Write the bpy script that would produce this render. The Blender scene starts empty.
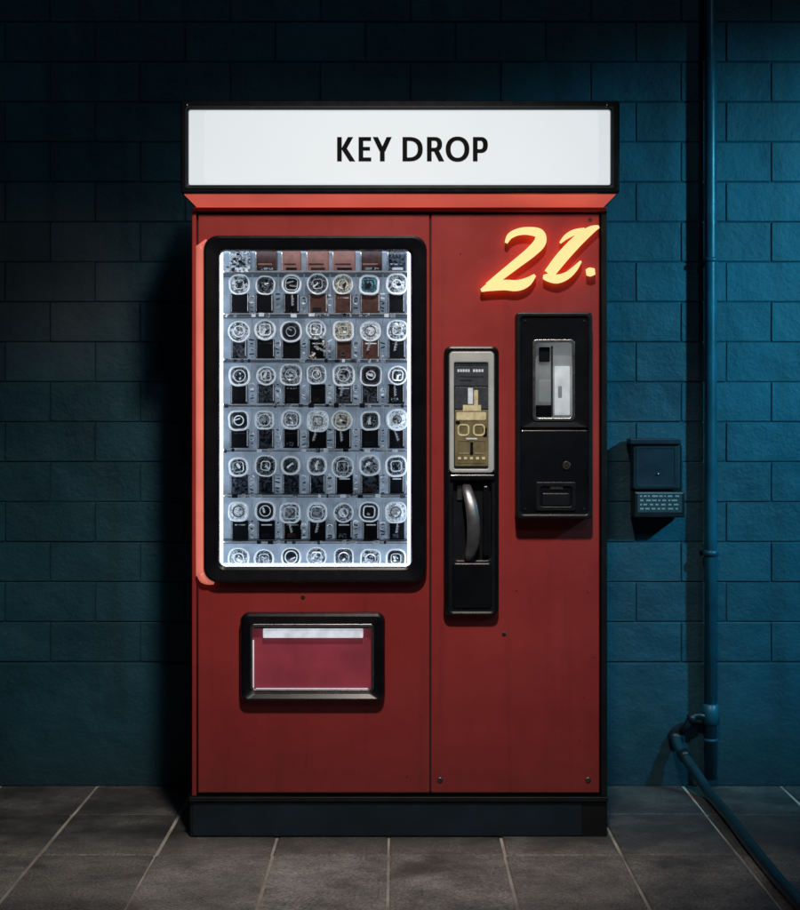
import bpy, bmesh, math, random
from mathutils import Vector, Matrix
random.seed(7)
S=bpy.context.scene
CAMD=5.1; FP=1700.0; HZ=430.0; CZ=1.221
def sc(y): return (CAMD+y)/FP
def X(px,y=0): return (px-400)*sc(y)
def Z(py,y=0): return CZ-(py-HZ)*sc(y)
WY=0.747

# ---------------------------------------------------------------- materials
def new_mat(name):
    m=bpy.data.materials.new(name); m.use_nodes=True
    nt=m.node_tree; b=nt.nodes['Principled BSDF']
    return m,nt,b
def mat(name,col,rough=0.5,metal=0.0,var=0.15,scale=8,bump=0.0,bscale=120,emit=None,es=0,coat=0,spec=0.5):
    m,nt,b=new_mat(name); N=nt.nodes; L=nt.links
    b.inputs['Metallic'].default_value=metal
    b.inputs['Specular IOR Level'].default_value=spec
    b.inputs['Coat Weight'].default_value=coat
    tc=N.new('ShaderNodeTexCoord')
    no=N.new('ShaderNodeTexNoise'); no.inputs['Scale'].default_value=scale; no.inputs['Detail'].default_value=6
    L.new(tc.outputs['Object'],no.inputs['Vector'])
    cr=N.new('ShaderNodeValToRGB')
    cr.color_ramp.elements[0].position=0.3; cr.color_ramp.elements[1].position=0.7
    cr.color_ramp.elements[0].color=tuple(c*(1-var) for c in col)+(1,)
    cr.color_ramp.elements[1].color=tuple(min(1,c*(1+var)) for c in col)+(1,)
    L.new(no.outputs['Fac'],cr.inputs['Fac']); L.new(cr.outputs['Color'],b.inputs['Base Color'])
    mr=N.new('ShaderNodeMapRange'); mr.inputs['To Min'].default_value=max(0.02,rough*0.75); mr.inputs['To Max'].default_value=min(1,rough*1.3)
    n2=N.new('ShaderNodeTexNoise'); n2.inputs['Scale'].default_value=scale*2.7; n2.inputs['Detail'].default_value=8
    L.new(tc.outputs['Object'],n2.inputs['Vector'])
    L.new(n2.outputs['Fac'],mr.inputs['Value']); L.new(mr.outputs['Result'],b.inputs['Roughness'])
    if bump>0:
        n3=N.new('ShaderNodeTexNoise'); n3.inputs['Scale'].default_value=bscale; n3.inputs['Detail'].default_value=5
        L.new(tc.outputs['Object'],n3.inputs['Vector'])
        bp=N.new('ShaderNodeBump'); bp.inputs['Strength'].default_value=bump; bp.inputs['Distance'].default_value=0.004
        L.new(n3.outputs['Fac'],bp.inputs['Height']); L.new(bp.outputs['Normal'],b.inputs['Normal'])
    if emit:
        b.inputs['Emission Color'].default_value=tuple(emit)+(1,); b.inputs['Emission Strength'].default_value=es
    return m

def red_paint():
    m,nt,b=new_mat('red_enamel'); N=nt.nodes; L=nt.links
    tc=N.new('ShaderNodeTexCoord')
    no=N.new('ShaderNodeTexNoise'); no.inputs['Scale'].default_value=2.2; no.inputs['Detail'].default_value=8; no.inputs['Roughness'].default_value=0.65
    L.new(tc.outputs['Object'],no.inputs['Vector'])
    cr=N.new('ShaderNodeValToRGB'); e=cr.color_ramp.elements
    e[0].position=0.3; e[0].color=(0.34,0.037,0.036,1); e[1].position=0.72; e[1].color=(0.50,0.058,0.054,1)
    L.new(no.outputs['Fac'],cr.inputs['Fac'])
    mp=N.new('ShaderNodeMapping'); mp.inputs['Scale'].default_value=(26,26,1.1); L.new(tc.outputs['Object'],mp.inputs['Vector'])
    st=N.new('ShaderNodeTexNoise'); st.inputs['Scale'].default_value=1; st.inputs['Detail'].default_value=4; L.new(mp.outputs['Vector'],st.inputs['Vector'])
    sr=N.new('ShaderNodeMapRange'); sr.inputs['From Min'].default_value=0.55; sr.inputs['From Max'].default_value=0.85; sr.inputs['To Max'].default_value=0.3
    L.new(st.outputs['Fac'],sr.inputs['Value'])
    mx=N.new('ShaderNodeMix'); mx.data_type='RGBA'; mx.inputs['B'].default_value=(0.12,0.02,0.018,1)
    L.new(sr.outputs['Result'],mx.inputs['Factor']); L.new(cr.outputs['Color'],mx.inputs['A'])
    vo=N.new('ShaderNodeTexNoise'); vo.inputs['Scale'].default_value=70; vo.inputs['Detail'].default_value=3; L.new(tc.outputs['Object'],vo.inputs['Vector'])
    vr=N.new('ShaderNodeMapRange'); vr.inputs['From Min'].default_value=0.70; vr.inputs['From Max'].default_value=0.74; L.new(vo.outputs['Fac'],vr.inputs['Value'])
    m2=N.new('ShaderNodeMix'); m2.data_type='RGBA'; m2.inputs['B'].default_value=(0.10,0.02,0.02,1)
    L.new(vr.outputs['Result'],m2.inputs['Factor']); L.new(mx.outputs['Result'],m2.inputs['A'])
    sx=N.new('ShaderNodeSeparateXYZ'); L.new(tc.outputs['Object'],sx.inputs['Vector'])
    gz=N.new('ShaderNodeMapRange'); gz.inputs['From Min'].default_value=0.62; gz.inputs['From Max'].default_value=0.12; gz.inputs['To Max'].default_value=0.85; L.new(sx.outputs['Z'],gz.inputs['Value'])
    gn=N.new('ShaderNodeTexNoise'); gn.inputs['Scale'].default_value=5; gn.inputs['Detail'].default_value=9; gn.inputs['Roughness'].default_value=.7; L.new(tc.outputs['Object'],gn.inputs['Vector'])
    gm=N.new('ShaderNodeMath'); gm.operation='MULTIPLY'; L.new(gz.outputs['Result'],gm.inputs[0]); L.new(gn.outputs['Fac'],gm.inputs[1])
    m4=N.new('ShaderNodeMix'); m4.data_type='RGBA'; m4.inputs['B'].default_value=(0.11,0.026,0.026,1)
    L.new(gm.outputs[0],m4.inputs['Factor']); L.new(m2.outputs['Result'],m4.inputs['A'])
    L.new(m4.outputs['Result'],b.inputs['Base Color'])
    rr_=N.new('ShaderNodeMapRange'); rr_.inputs['To Min'].default_value=0.24; rr_.inputs['To Max'].default_value=0.52
    L.new(no.outputs['Fac'],rr_.inputs['Value']); L.new(rr_.outputs['Result'],b.inputs['Roughness'])
    n3=N.new('ShaderNodeTexNoise'); n3.inputs['Scale'].default_value=3; n3.inputs['Detail'].default_value=3
    L.new(tc.outputs['Object'],n3.inputs['Vector'])
    bp=N.new('ShaderNodeBump'); bp.inputs['Strength'].default_value=0.35; bp.inputs['Distance'].default_value=0.014
    L.new(n3.outputs['Fac'],bp.inputs['Height']); L.new(bp.outputs['Normal'],b.inputs['Normal'])
    return m

def wall_paint():
    m,nt,b=new_mat('teal_painted_block'); N=nt.nodes; L=nt.links
    tc=N.new('ShaderNodeTexCoord')
    at=N.new('ShaderNodeAttribute'); at.attribute_name='tint'
    no=N.new('ShaderNodeTexNoise'); no.inputs['Scale'].default_value=1.7; no.inputs['Detail'].default_value=9; no.inputs['Roughness'].default_value=0.72
    L.new(tc.outputs['Object'],no.inputs['Vector'])
    cr=N.new('ShaderNodeValToRGB'); e=cr.color_ramp.elements
    e[0].position=0.32; e[0].color=(0.004,0.050,0.080,1); e[1].position=0.68; e[1].color=(0.010,0.110,0.160,1)
    L.new(no.outputs['Fac'],cr.inputs['Fac'])
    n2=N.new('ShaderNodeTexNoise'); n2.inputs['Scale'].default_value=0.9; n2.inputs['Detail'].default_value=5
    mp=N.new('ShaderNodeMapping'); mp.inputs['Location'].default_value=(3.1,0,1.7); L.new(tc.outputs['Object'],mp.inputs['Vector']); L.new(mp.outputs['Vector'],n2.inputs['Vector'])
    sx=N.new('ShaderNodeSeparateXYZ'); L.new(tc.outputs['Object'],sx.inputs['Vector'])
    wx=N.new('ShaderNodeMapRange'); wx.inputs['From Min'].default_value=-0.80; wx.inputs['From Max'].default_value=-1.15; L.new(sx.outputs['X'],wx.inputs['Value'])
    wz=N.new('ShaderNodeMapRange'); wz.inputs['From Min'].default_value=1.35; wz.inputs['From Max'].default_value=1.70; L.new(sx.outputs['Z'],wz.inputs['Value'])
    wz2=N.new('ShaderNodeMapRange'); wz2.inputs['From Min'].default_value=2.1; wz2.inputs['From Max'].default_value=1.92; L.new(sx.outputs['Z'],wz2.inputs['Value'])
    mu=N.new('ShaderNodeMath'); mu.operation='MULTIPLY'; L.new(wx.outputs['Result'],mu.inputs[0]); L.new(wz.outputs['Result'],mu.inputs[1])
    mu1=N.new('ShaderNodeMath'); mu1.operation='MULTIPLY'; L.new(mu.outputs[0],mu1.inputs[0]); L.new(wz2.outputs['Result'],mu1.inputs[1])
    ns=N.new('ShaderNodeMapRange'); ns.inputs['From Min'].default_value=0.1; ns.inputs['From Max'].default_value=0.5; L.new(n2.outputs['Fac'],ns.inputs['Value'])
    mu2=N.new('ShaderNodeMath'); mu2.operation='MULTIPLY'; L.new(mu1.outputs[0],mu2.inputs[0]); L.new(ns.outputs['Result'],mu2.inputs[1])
    mx=N.new('ShaderNodeMix'); mx.data_type='RGBA'; mx.inputs['B'].default_value=(0.17,0.185,0.175,1)  # warm light on the upper-left wall, painted in as a grey patch
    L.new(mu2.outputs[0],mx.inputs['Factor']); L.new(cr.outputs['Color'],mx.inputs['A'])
    mt=N.new('ShaderNodeMix'); mt.data_type='RGBA'; mt.blend_type='MULTIPLY'; mt.inputs['Factor'].default_value=1
    L.new(mx.outputs['Result'],mt.inputs['A']); L.new(at.outputs['Color'],mt.inputs['B'])
    vo=N.new('ShaderNodeTexNoise'); vo.inputs['Scale'].default_value=38; vo.inputs['Detail'].default_value=6; L.new(tc.outputs['Object'],vo.inputs['Vector'])
    vr=N.new('ShaderNodeMapRange'); vr.inputs['From Min'].default_value=0.69; vr.inputs['From Max'].default_value=0.76; vr.inputs['To Max'].default_value=0.5; L.new(vo.outputs['Fac'],vr.inputs['Value'])
    m2=N.new('ShaderNodeMix'); m2.data_type='RGBA'; m2.inputs['B'].default_value=(0.05,0.12,0.15,1)
    L.new(vr.outputs['Result'],m2.inputs['Factor']); L.new(mt.outputs['Result'],m2.inputs['A'])
    mp2=N.new('ShaderNodeMapping'); mp2.inputs['Scale'].default_value=(9,9,0.7); L.new(tc.outputs['Object'],mp2.inputs['Vector'])
    st=N.new('ShaderNodeTexNoise'); st.inputs['Scale'].default_value=1; st.inputs['Detail'].default_value=6; L.new(mp2.outputs['Vector'],st.inputs['Vector'])
    s1=N.new('ShaderNodeMapRange'); s1.inputs['From Min'].default_value=0.5; s1.inputs['From Max'].default_value=0.75; s1.inputs['To Max'].default_value=0.6; L.new(st.outputs['Fac'],s1.inputs['Value'])
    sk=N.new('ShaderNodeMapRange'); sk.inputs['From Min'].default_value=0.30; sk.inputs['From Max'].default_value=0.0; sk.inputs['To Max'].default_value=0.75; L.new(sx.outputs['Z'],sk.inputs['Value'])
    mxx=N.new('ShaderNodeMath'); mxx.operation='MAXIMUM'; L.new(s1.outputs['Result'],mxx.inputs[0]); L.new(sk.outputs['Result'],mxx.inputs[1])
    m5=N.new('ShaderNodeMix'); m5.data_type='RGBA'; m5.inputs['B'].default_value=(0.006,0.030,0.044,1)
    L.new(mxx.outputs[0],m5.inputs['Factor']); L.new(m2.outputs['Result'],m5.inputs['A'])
    L.new(m5.outputs['Result'],b.inputs['Base Color'])
    rr_=N.new('ShaderNodeMapRange'); rr_.inputs['To Min'].default_value=0.38; rr_.inputs['To Max'].default_value=0.75
    L.new(no.outputs['Fac'],rr_.inputs['Value']); L.new(rr_.outputs['Result'],b.inputs['Roughness'])
    n3=N.new('ShaderNodeTexNoise'); n3.inputs['Scale'].default_value=90; n3.inputs['Detail'].default_value=8; n3.inputs['Roughness'].default_value=0.7
    L.new(tc.outputs['Object'],n3.inputs['Vector'])
    n4=N.new('ShaderNodeTexNoise'); n4.inputs['Scale'].default_value=9; n4.inputs['Detail'].default_value=4
    L.new(tc.outputs['Object'],n4.inputs['Vector'])
    ad=N.new('ShaderNodeMath'); ad.operation='MULTIPLY_ADD'; ad.inputs[1].default_value=4.0
    L.new(n4.outputs['Fac'],ad.inputs[0]); L.new(n3.outputs['Fac'],ad.inputs[2])
    bp=N.new('ShaderNodeBump'); bp.inputs['Strength'].default_value=0.6; bp.inputs['Distance'].default_value=0.004
    L.new(ad.outputs[0],bp.inputs['Height']); L.new(bp.outputs['Normal'],b.inputs['Normal'])
    return m

def slab_mat():
    m,nt,b=new_mat('concrete_slab'); N=nt.nodes; L=nt.links
    tc=N.new('ShaderNodeTexCoord'); at=N.new('ShaderNodeAttribute'); at.attribute_name='tint'
    no=N.new('ShaderNodeTexNoise'); no.inputs['Scale'].default_value=4; no.inputs['Detail'].default_value=10; no.inputs['Roughness'].default_value=0.75
    L.new(tc.outputs['Object'],no.inputs['Vector'])
    cr=N.new('ShaderNodeValToRGB'); e=cr.color_ramp.elements
    e[0].position=0.36; e[0].color=(0.17,0.178,0.18,1); e[1].position=0.64; e[1].color=(0.50,0.50,0.48,1)
    L.new(no.outputs['Fac'],cr.inputs['Fac'])
    mt=N.new('ShaderNodeMix'); mt.data_type='RGBA'; mt.blend_type='MULTIPLY'; mt.inputs['Factor'].default_value=1
    L.new(cr.outputs['Color'],mt.inputs['A']); L.new(at.outputs['Color'],mt.inputs['B'])
    sp=N.new('ShaderNodeTexNoise'); sp.inputs['Scale'].default_value=130; sp.inputs['Detail'].default_value=3; L.new(tc.outputs['Object'],sp.inputs['Vector'])
    sr=N.new('ShaderNodeMapRange'); sr.inputs['From Min'].default_value=0.3; sr.inputs['From Max'].default_value=0.7; sr.inputs['To Min'].default_value=0.5; sr.inputs['To Max'].default_value=1.4; L.new(sp.outputs['Fac'],sr.inputs['Value'])
    m3=N.new('ShaderNodeMix'); m3.data_type='RGBA'; m3.blend_type='MULTIPLY'; m3.inputs['Factor'].default_value=1
    L.new(mt.outputs['Result'],m3.inputs['A']); L.new(sr.outputs['Result'],m3.inputs['B'])
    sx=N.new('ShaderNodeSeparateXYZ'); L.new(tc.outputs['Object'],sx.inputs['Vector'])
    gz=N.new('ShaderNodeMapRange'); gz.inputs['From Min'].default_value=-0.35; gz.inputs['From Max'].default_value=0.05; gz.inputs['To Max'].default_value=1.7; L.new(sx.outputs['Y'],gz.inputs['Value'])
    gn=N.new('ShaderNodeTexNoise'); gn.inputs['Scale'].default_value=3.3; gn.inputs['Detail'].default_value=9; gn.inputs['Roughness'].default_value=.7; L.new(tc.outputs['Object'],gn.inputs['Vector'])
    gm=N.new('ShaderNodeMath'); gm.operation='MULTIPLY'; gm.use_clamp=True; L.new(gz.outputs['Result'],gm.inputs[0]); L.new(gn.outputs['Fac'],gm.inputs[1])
    # scattered oil / damp stains
    g2=N.new('ShaderNodeTexNoise'); g2.inputs['Scale'].default_value=2.1; g2.inputs['Detail'].default_value=7; g2.inputs['Distortion'].default_value=.6; L.new(tc.outputs['Object'],g2.inputs['Vector'])
    g3=N.new('ShaderNodeMapRange'); g3.inputs['From Min'].default_value=0.52; g3.inputs['From Max'].default_value=0.68; g3.inputs['To Max'].default_value=0.75; L.new(g2.outputs['Fac'],g3.inputs['Value'])
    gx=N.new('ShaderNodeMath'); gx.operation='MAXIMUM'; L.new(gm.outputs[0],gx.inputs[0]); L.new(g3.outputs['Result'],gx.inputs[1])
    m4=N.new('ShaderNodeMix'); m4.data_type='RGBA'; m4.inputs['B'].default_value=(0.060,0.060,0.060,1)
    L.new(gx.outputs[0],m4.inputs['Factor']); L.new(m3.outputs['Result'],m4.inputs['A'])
    L.new(m4.outputs['Result'],b.inputs['Base Color'])
    rr_=N.new('ShaderNodeMapRange'); rr_.inputs['From Max'].default_value=0.8; rr_.inputs['To Min'].default_value=0.8; rr_.inputs['To Max'].default_value=0.38
    L.new(gx.outputs[0],rr_.inputs['Value']); L.new(rr_.outputs['Result'],b.inputs['Roughness'])
    ad=N.new('ShaderNodeMath'); ad.operation='MULTIPLY_ADD'; ad.inputs[1].default_value=3
    L.new(no.outputs['Fac'],ad.inputs[0]); L.new(sp.outputs['Fac'],ad.inputs[2])
    bp=N.new('ShaderNodeBump'); bp.inputs['Strength'].default_value=0.8; bp.inputs['Distance'].default_value=0.005
    L.new(ad.outputs[0],bp.inputs['Height']); L.new(bp.outputs['Normal'],b.inputs['Normal'])
    return m

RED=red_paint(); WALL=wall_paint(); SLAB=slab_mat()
MORT=mat('painted_mortar',(0.005,0.050,0.078),0.75,var=0.4,scale=6,bump=0.4)
SAND=mat('joint_sand',(0.50,0.47,0.42),0.95,var=0.5,scale=5,bump=0.6,bscale=200)
DIRT=mat('asphalt_ground',(0.05,0.05,0.05),0.9,var=0.3,scale=3,bump=0.5)
BLK=mat('black_gloss_plastic',(0.007,0.008,0.011),0.26,var=0.3,scale=10,coat=0.2,spec=.4)
BLM=mat('black_satin_metal',(0.009,0.011,0.014),0.38,var=0.35,scale=12,bump=0.06,bscale=60,spec=.4)
DBL=mat('dark_blue_metal',(0.007,0.020,0.032),0.42,var=0.3,scale=8,bump=0.1,bscale=60)
PIPE=mat('teal_painted_pipe',(0.010,0.080,0.125),0.36,var=0.3,scale=9,bump=0.15,bscale=50)
STEEL=mat('brushed_steel',(0.55,0.56,0.57),0.28,metal=1.0,var=0.12,scale=30)
DSTEEL=mat('dull_bezel',(0.42,0.42,0.40),0.5,metal=0.3,var=0.2,scale=16,emit=(0.75,0.80,0.78),es=0.17)
SCREW=mat('screw_metal',(0.12,0.11,0.11),0.4,metal=0.8)
RUB=mat('rubber_seal',(0.02,0.02,0.02),0.7)

def emat(name,col,st,base=(0.5,0.5,0.5),nscale=None,lo=0.7):
    m,nt,b=new_mat(name); N=nt.nodes; L=nt.links
    b.inputs['Base Color'].default_value=tuple(base)+(1,); b.inputs['Roughness'].default_value=0.4
    b.inputs['Emission Color'].default_value=tuple(col)+(1,); b.inputs['Emission Strength'].default_value=st
    if nscale:
        tc=N.new('ShaderNodeTexCoord'); no=N.new('ShaderNodeTexNoise'); no.inputs['Scale'].default_value=nscale; no.inputs['Detail'].default_value=4
        L.new(tc.outputs['Object'],no.inputs['Vector'])
        mr=N.new('ShaderNodeMapRange'); mr.inputs['From Min'].default_value=0.3; mr.inputs['From Max'].default_value=0.7
        mr.inputs['To Min'].default_value=st*lo; mr.inputs['To Max'].default_value=st
        L.new(no.outputs['Fac'],mr.inputs['Value']); L.new(mr.outputs['Result'],b.inputs['Emission Strength'])
    return m
def badge_mat(name,dark,light,sc_,pos=(0.42,0.62),rough=0.2,es=0.10):
    m,nt,b=new_mat(name); N=nt.nodes; L=nt.links
    tc=N.new('ShaderNodeTexCoord')
    no=N.new('ShaderNodeTexNoise'); no.inputs['Scale'].default_value=sc_; no.inputs['Detail'].default_value=3; no.inputs['Distortion'].default_value=1.8
    L.new(tc.outputs['Object'],no.inputs['Vector'])
    cr=N.new('ShaderNodeValToRGB'); e=cr.color_ramp.elements
    e[0].position=pos[0]; e[0].color=tuple(dark)+(1,); e[1].position=pos[1]; e[1].color=tuple(light)+(1,)
    L.new(no.outputs['Fac'],cr.inputs['Fac']); L.new(cr.outputs['Color'],b.inputs['Base Color'])
    L.new(cr.outputs['Color'],b.inputs['Emission Color']); b.inputs['Emission Strength'].default_value=es
    b.inputs['Roughness'].default_value=rough; b.inputs['Coat Weight'].default_value=0.5
    bp=N.new('ShaderNodeBump'); bp.inputs['Strength'].default_value=0.6; bp.inputs['Distance'].default_value=0.003
    L.new(no.outputs['Fac'],bp.inputs['Height']); L.new(bp.outputs['Normal'],b.inputs['Normal'])
    return m

# ---------------------------------------------------------------- mesh helpers
def obj(name,verts,faces,m,parent=None,smooth=False):
    me=bpy.data.meshes.new(name); me.from_pydata([tuple(v) for v in verts],[],faces); 
    bm=bmesh.new(); bm.from_mesh(me); bmesh.ops.recalc_face_normals(bm,faces=bm.faces); bm.to_mesh(me); bm.free()
    if isinstance(m,list):
        for k in m: me.materials.append(k)
    else: me.materials.append(m)
    o=bpy.data.objects.new(name,me); S.collection.objects.link(o)
    if smooth:
        for p in me.polygons: p.use_smooth=True
    if parent: o.parent=parent
    return o
def empty(name,loc=(0,0,0)):
    e=bpy.data.objects.new(name,None); S.collection.objects.link(e); e.empty_display_size=0.1
    return e
def rrpts(x0,z0,x1,z1,r,n=5):
    r=max(min(r,(x1-x0)/2-1e-4,(z1-z0)/2-1e-4),1e-4)
    out=[]
    for cx,cz,a0 in ((x1-r,z1-r,0),(x0+r,z1-r,90),(x0+r,z0+r,180),(x1-r,z0+r,270)):
        for i in range(n+1):
            a=math.radians(a0+90*i/n); out.append((cx+r*math.cos(a),cz+r*math.sin(a)))
    return out
def loops_obj(name,loops,m,parent,cap0=False,cap1=False,close=False,smooth=False):
    n=len(loops[0]); V=[p for l in loops for p in l]; F=[]
    k=len(loops)
    for a in range(k if close else k-1):
        b=(a+1)%k
        for i in range(n):
            j=(i+1)%n; F.append((a*n+i,a*n+j,b*n+j,b*n+i))
    if cap0: F.append(tuple(range(n)))
    if cap1: F.append(tuple(range((k-1)*n,k*n)))
    return obj(name,V,F,m,parent,smooth)
def L3(pts,y): return [(x,y,z) for x,z in pts]
def plate(name,x0,z0,x1,z1,yf,yb,m,parent,r=0.004,b=0.003,n=4):
    if z0>z1: z0,z1=z1,z0
    ls=[L3(rrpts(x0,z0,x1,z1,r,n),yb),L3(rrpts(x0,z0,x1,z1,r,n),yf+b),
        L3(rrpts(x0+b*.3,z0+b*.3,x1-b*.3,z1-b*.3,max(r-b*.3,1e-4),n),yf+b*.3),
        L3(rrpts(x0+b,z0+b,x1-b,z1-b,max(r-b,1e-4),n),yf)]
    return loops_obj(name,ls,m,parent,True,True)
def frame(name,o,i,yf,yb,m,parent,ro=0.03,ri=0.02,b=0.006,n=7,slope=0.0):
    def rp(q,d,r): return rrpts(q[0]+d,q[1]+d,q[2]-d,q[3]-d,max(r-d,1e-4),n)
    ls=[L3(rp(o,0,ro),yb),L3(rp(o,0,ro),yf+b),L3(rp(o,b*.3,ro),yf+b*.3),L3(rp(o,b,ro),yf),
        L3(rp(i,-b,ri),yf+slope),L3(rp(i,-b*.3,ri),yf+slope+b*.3),L3(rp(i,0,ri),yf+slope+b),L3(rp(i,0,ri),yb)]
    return loops_obj(name,ls,m,parent,close=True)
def PR(px0,py0,px1,py1,y):
    return (X(px0,y),Z(py1,y),X(px1,y),Z(py0,y))
def pplate(name,px0,py0,px1,py1,yf,yb,m,parent,r=0.004,b=0.003,n=4):
    a=PR(px0,py0,px1,py1,yf); return plate(name,a[0],a[1],a[2],a[3],yf,yb,m,parent,r,b,n)
def pframe(name,o,i,yf,yb,m,parent,**k):
    return frame(name,PR(*o,yf),PR(*i,yf),yf,yb,m,parent,**k)
def tube(name,pts,r,m,parent,n=14,cap=True):
    P=[Vector(p) for p in pts]; loops=[]; up=None
    for i,p in enumerate(P):
        t=(P[min(i+1,len(P)-1)]-P[max(i-1,0)]).normalized()
        if up is None:
            up=Vector((0,1,0)) if abs(t.y)<0.9 else Vector((0,0,1))
        s=t.cross(up).normalized(); up=s.cross(t).normalized()
        rr=r[i] if isinstance(r,list) else r
        loops.append([tuple(p+s*math.cos(2*math.pi*k/n)*rr+up*math.sin(2*math.pi*k/n)*rr) for k in range(n)])
    return loops_obj(name,loops,m,parent,cap,cap,smooth=True)
def smooth_path(pts,k=8):
    P=[Vector(p) for p in pts]; out=[]
    for i in range(len(P)-1):
        p0=P[max(i-1,0)];p1=P[i];p2=P[i+1];p3=P[min(i+2,len(P)-1)]
        for j in range(k):
            t=j/k
            out.append(0.5*((2*p1)+(-p0+p2)*t+(2*p0-5*p1+4*p2-p3)*t*t+(-p0+3*p1-3*p2+p3)*t**3))
    out.append(P[-1]); return out
def screw(px,py,y,parent,r=0.007):
    x,z=X(px,y),Z(py,y); n=14
    ls=[[(x+q*math.cos(2*math.pi*k/n),yy,z+q*math.sin(2*math.pi*k/n)) for k in range(n)] for q,yy in ((r,y+.001),(r,y-.002),(r*.7,y-.0035),(r*.35,y-.0035),(r*.3,y-.0015))]
    return loops_obj('screw',ls,SCREW,parent,True,True)

class Coll:
    def __init__(s): s.V=[];s.F=[];s.M=[]
    def add(s,V,F,mi,rot=None):
        if rot:
            ax,az,a=rot; ca,sa=math.cos(a),math.sin(a)
            V=[(ax+(x-ax)*ca-(z-az)*sa,y,az+(x-ax)*sa+(z-az)*ca) for x,y,z in V]
        o=len(s.V); s.V+=V; s.F+=[tuple(i+o for i in f) for f in F]; s.M+=[mi]*len(F)
    def slab(s,x0,z0,x1,z1,yf,yb,mi,r=0.002,n=2,b=0.001,rot=None):
        A=L3(rrpts(x0,z0,x1,z1,r,n),yb);B=L3(rrpts(x0,z0,x1,z1,r,n),yf+b);C=L3(rrpts(x0+b,z0+b,x1-b,z1-b,max(r-b,1e-4),n),yf)
        k=len(A);F=[]
        for a in (0,1):
            for i in range(k):
                j=(i+1)%k; F.append((a*k+i,a*k+j,(a+1)*k+j,(a+1)*k+i))
        F.append(tuple(range(2*k,3*k))); F.append(tuple(range(k)))
        s.add(A+B+C,F,mi,rot)
    def ring(s,x0,z0,x1,z1,w,yf,yb,mi,r,n=5,rot=None):
        ls=[L3(rrpts(x0,z0,x1,z1,r,n),yb),L3(rrpts(x0,z0,x1,z1,r,n),yf+.002),L3(rrpts(x0+w*.35,z0+w*.35,x1-w*.35,z1-w*.35,r-w*.35,n),yf),
            L3(rrpts(x0+w*.7,z0+w*.7,x1-w*.7,z1-w*.7,max(r-w*.7,1e-4),n),yf+.0005),L3(rrpts(x0+w,z0+w,x1-w,z1-w,max(r-w,1e-4),n),yf+.003),L3(rrpts(x0+w,z0+w,x1-w,z1-w,max(r-w,1e-4),n),yb)]
        k=len(ls[0]);F=[]
        for a in range(len(ls)-1):
            for i in range(k):
                j=(i+1)%k; F.append((a*k+i,a*k+j,(a+1)*k+j,(a+1)*k+i))
        s.add([p for l in ls for p in l],F,mi,rot)
    def dome(s,x0,z0,x1,z1,y,h,mi,r,n=4):
        w=(x1-x0)/2; ls=[]
        for t in (0,.2,.45,.7,.9):
            d=w*t; ls.append(L3(rrpts(x0+d,z0+d,x1-d,z1-d,max(r*(1-t),2e-4),n),y-h*math.sqrt(1-(1-t)**2)))
        k=len(ls[0]);F=[]
        for a in range(len(ls)-1):
            for i in range(k):
                j=(i+1)%k; F.append((a*k+i,a*k+j,(a+1)*k+j,(a+1)*k+i))
        F.append(tuple(range((len(ls)-1)*k,len(ls)*k)))
        s.add([p for l in ls for p in l],F,mi)
    def band(s,O,I,yf,yb,mi,closed=False):
        """flat raised band between two equally long point lists"""
        n=len(O); V=[(x,yf,z) for x,z in O]+[(x,yf,z) for x,z in I]+[(x,yb,z) for x,z in O]+[(x,yb,z) for x,z in I]; F=[]
        for i in range(n if closed else n-1):
            j=(i+1)%n; F+=[(i,j,n+j,n+i),(i,j,2*n+j,2*n+i),(n+i,n+j,3*n+j,3*n+i)]
        if not closed: F+=[(0,n,3*n,2*n),(n-1,2*n-1,4*n-1,3*n-1)]
        s.add(V,F,mi)
    def make(s,name,mats,parent,smoothm=()):
        o=obj(name,s.V,s.F,mats,parent)
        for p,mi in zip(o.data.polygons,s.M):
            p.material_index=mi
        return o

# ---------------------------------------------------------------- ground & paving
ground=obj('ground',[(-150,-150,-0.03),(150,-150,-0.03),(150,150,-0.03),(-150,150,-0.03)],[(0,1,2,3)],DIRT)
pave=empty('pavement')
obj('sand_bed',[(-7,-6,-0.004),(7,-6,-0.004),(7,WY-0.002,-0.004),(-7,WY-0.002,-0.004)],[(0,1,2,3)],SAND,pave)
def block_field(name,rects,mk,m,parent,cham,tintr):
    V=[];F=[];T=[]
    for (a0,b0,a1,b1) in rects:
        base=mk(a0,b0,a1,b1,cham); o=len(V); V+=base
        n=len(base)//3
        t=random.uniform(*tintr); 
        fs=[]
        for l in (0,1):
            for i in range(n):
                j=(i+1)%n; fs.append((o+l*n+i,o+l*n+j,o+(l+1)*n+j,o+(l+1)*n+i))
        fs.append(tuple(range(o+2*n,o+3*n)))
        F+=fs; T+=[t]*len(base)
    ob=obj(name,V,F,m,parent)
    ca=ob.data.color_attributes.new('tint','FLOAT_COLOR','POINT')
    for i,t in enumerate(T): ca.data[i].color=(t,t,t,1)
    return ob
PW=0.335; X0=-0.033
rects=[]
rows=[WY-0.006,0.30,-0.216,-0.80,-1.39,-1.98,-2.57,-3.16,-3.75,-4.34,-4.93,-5.52]
for ri in range(len(rows)-1):
    for c in range(-20,21):
        j=0.0042
        rects.append((X0+c*PW+j+random.uniform(-.001,.002),rows[ri+1]+j,X0+(c+1)*PW-j+random.uniform(-.002,.001),rows[ri]-j))
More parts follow.
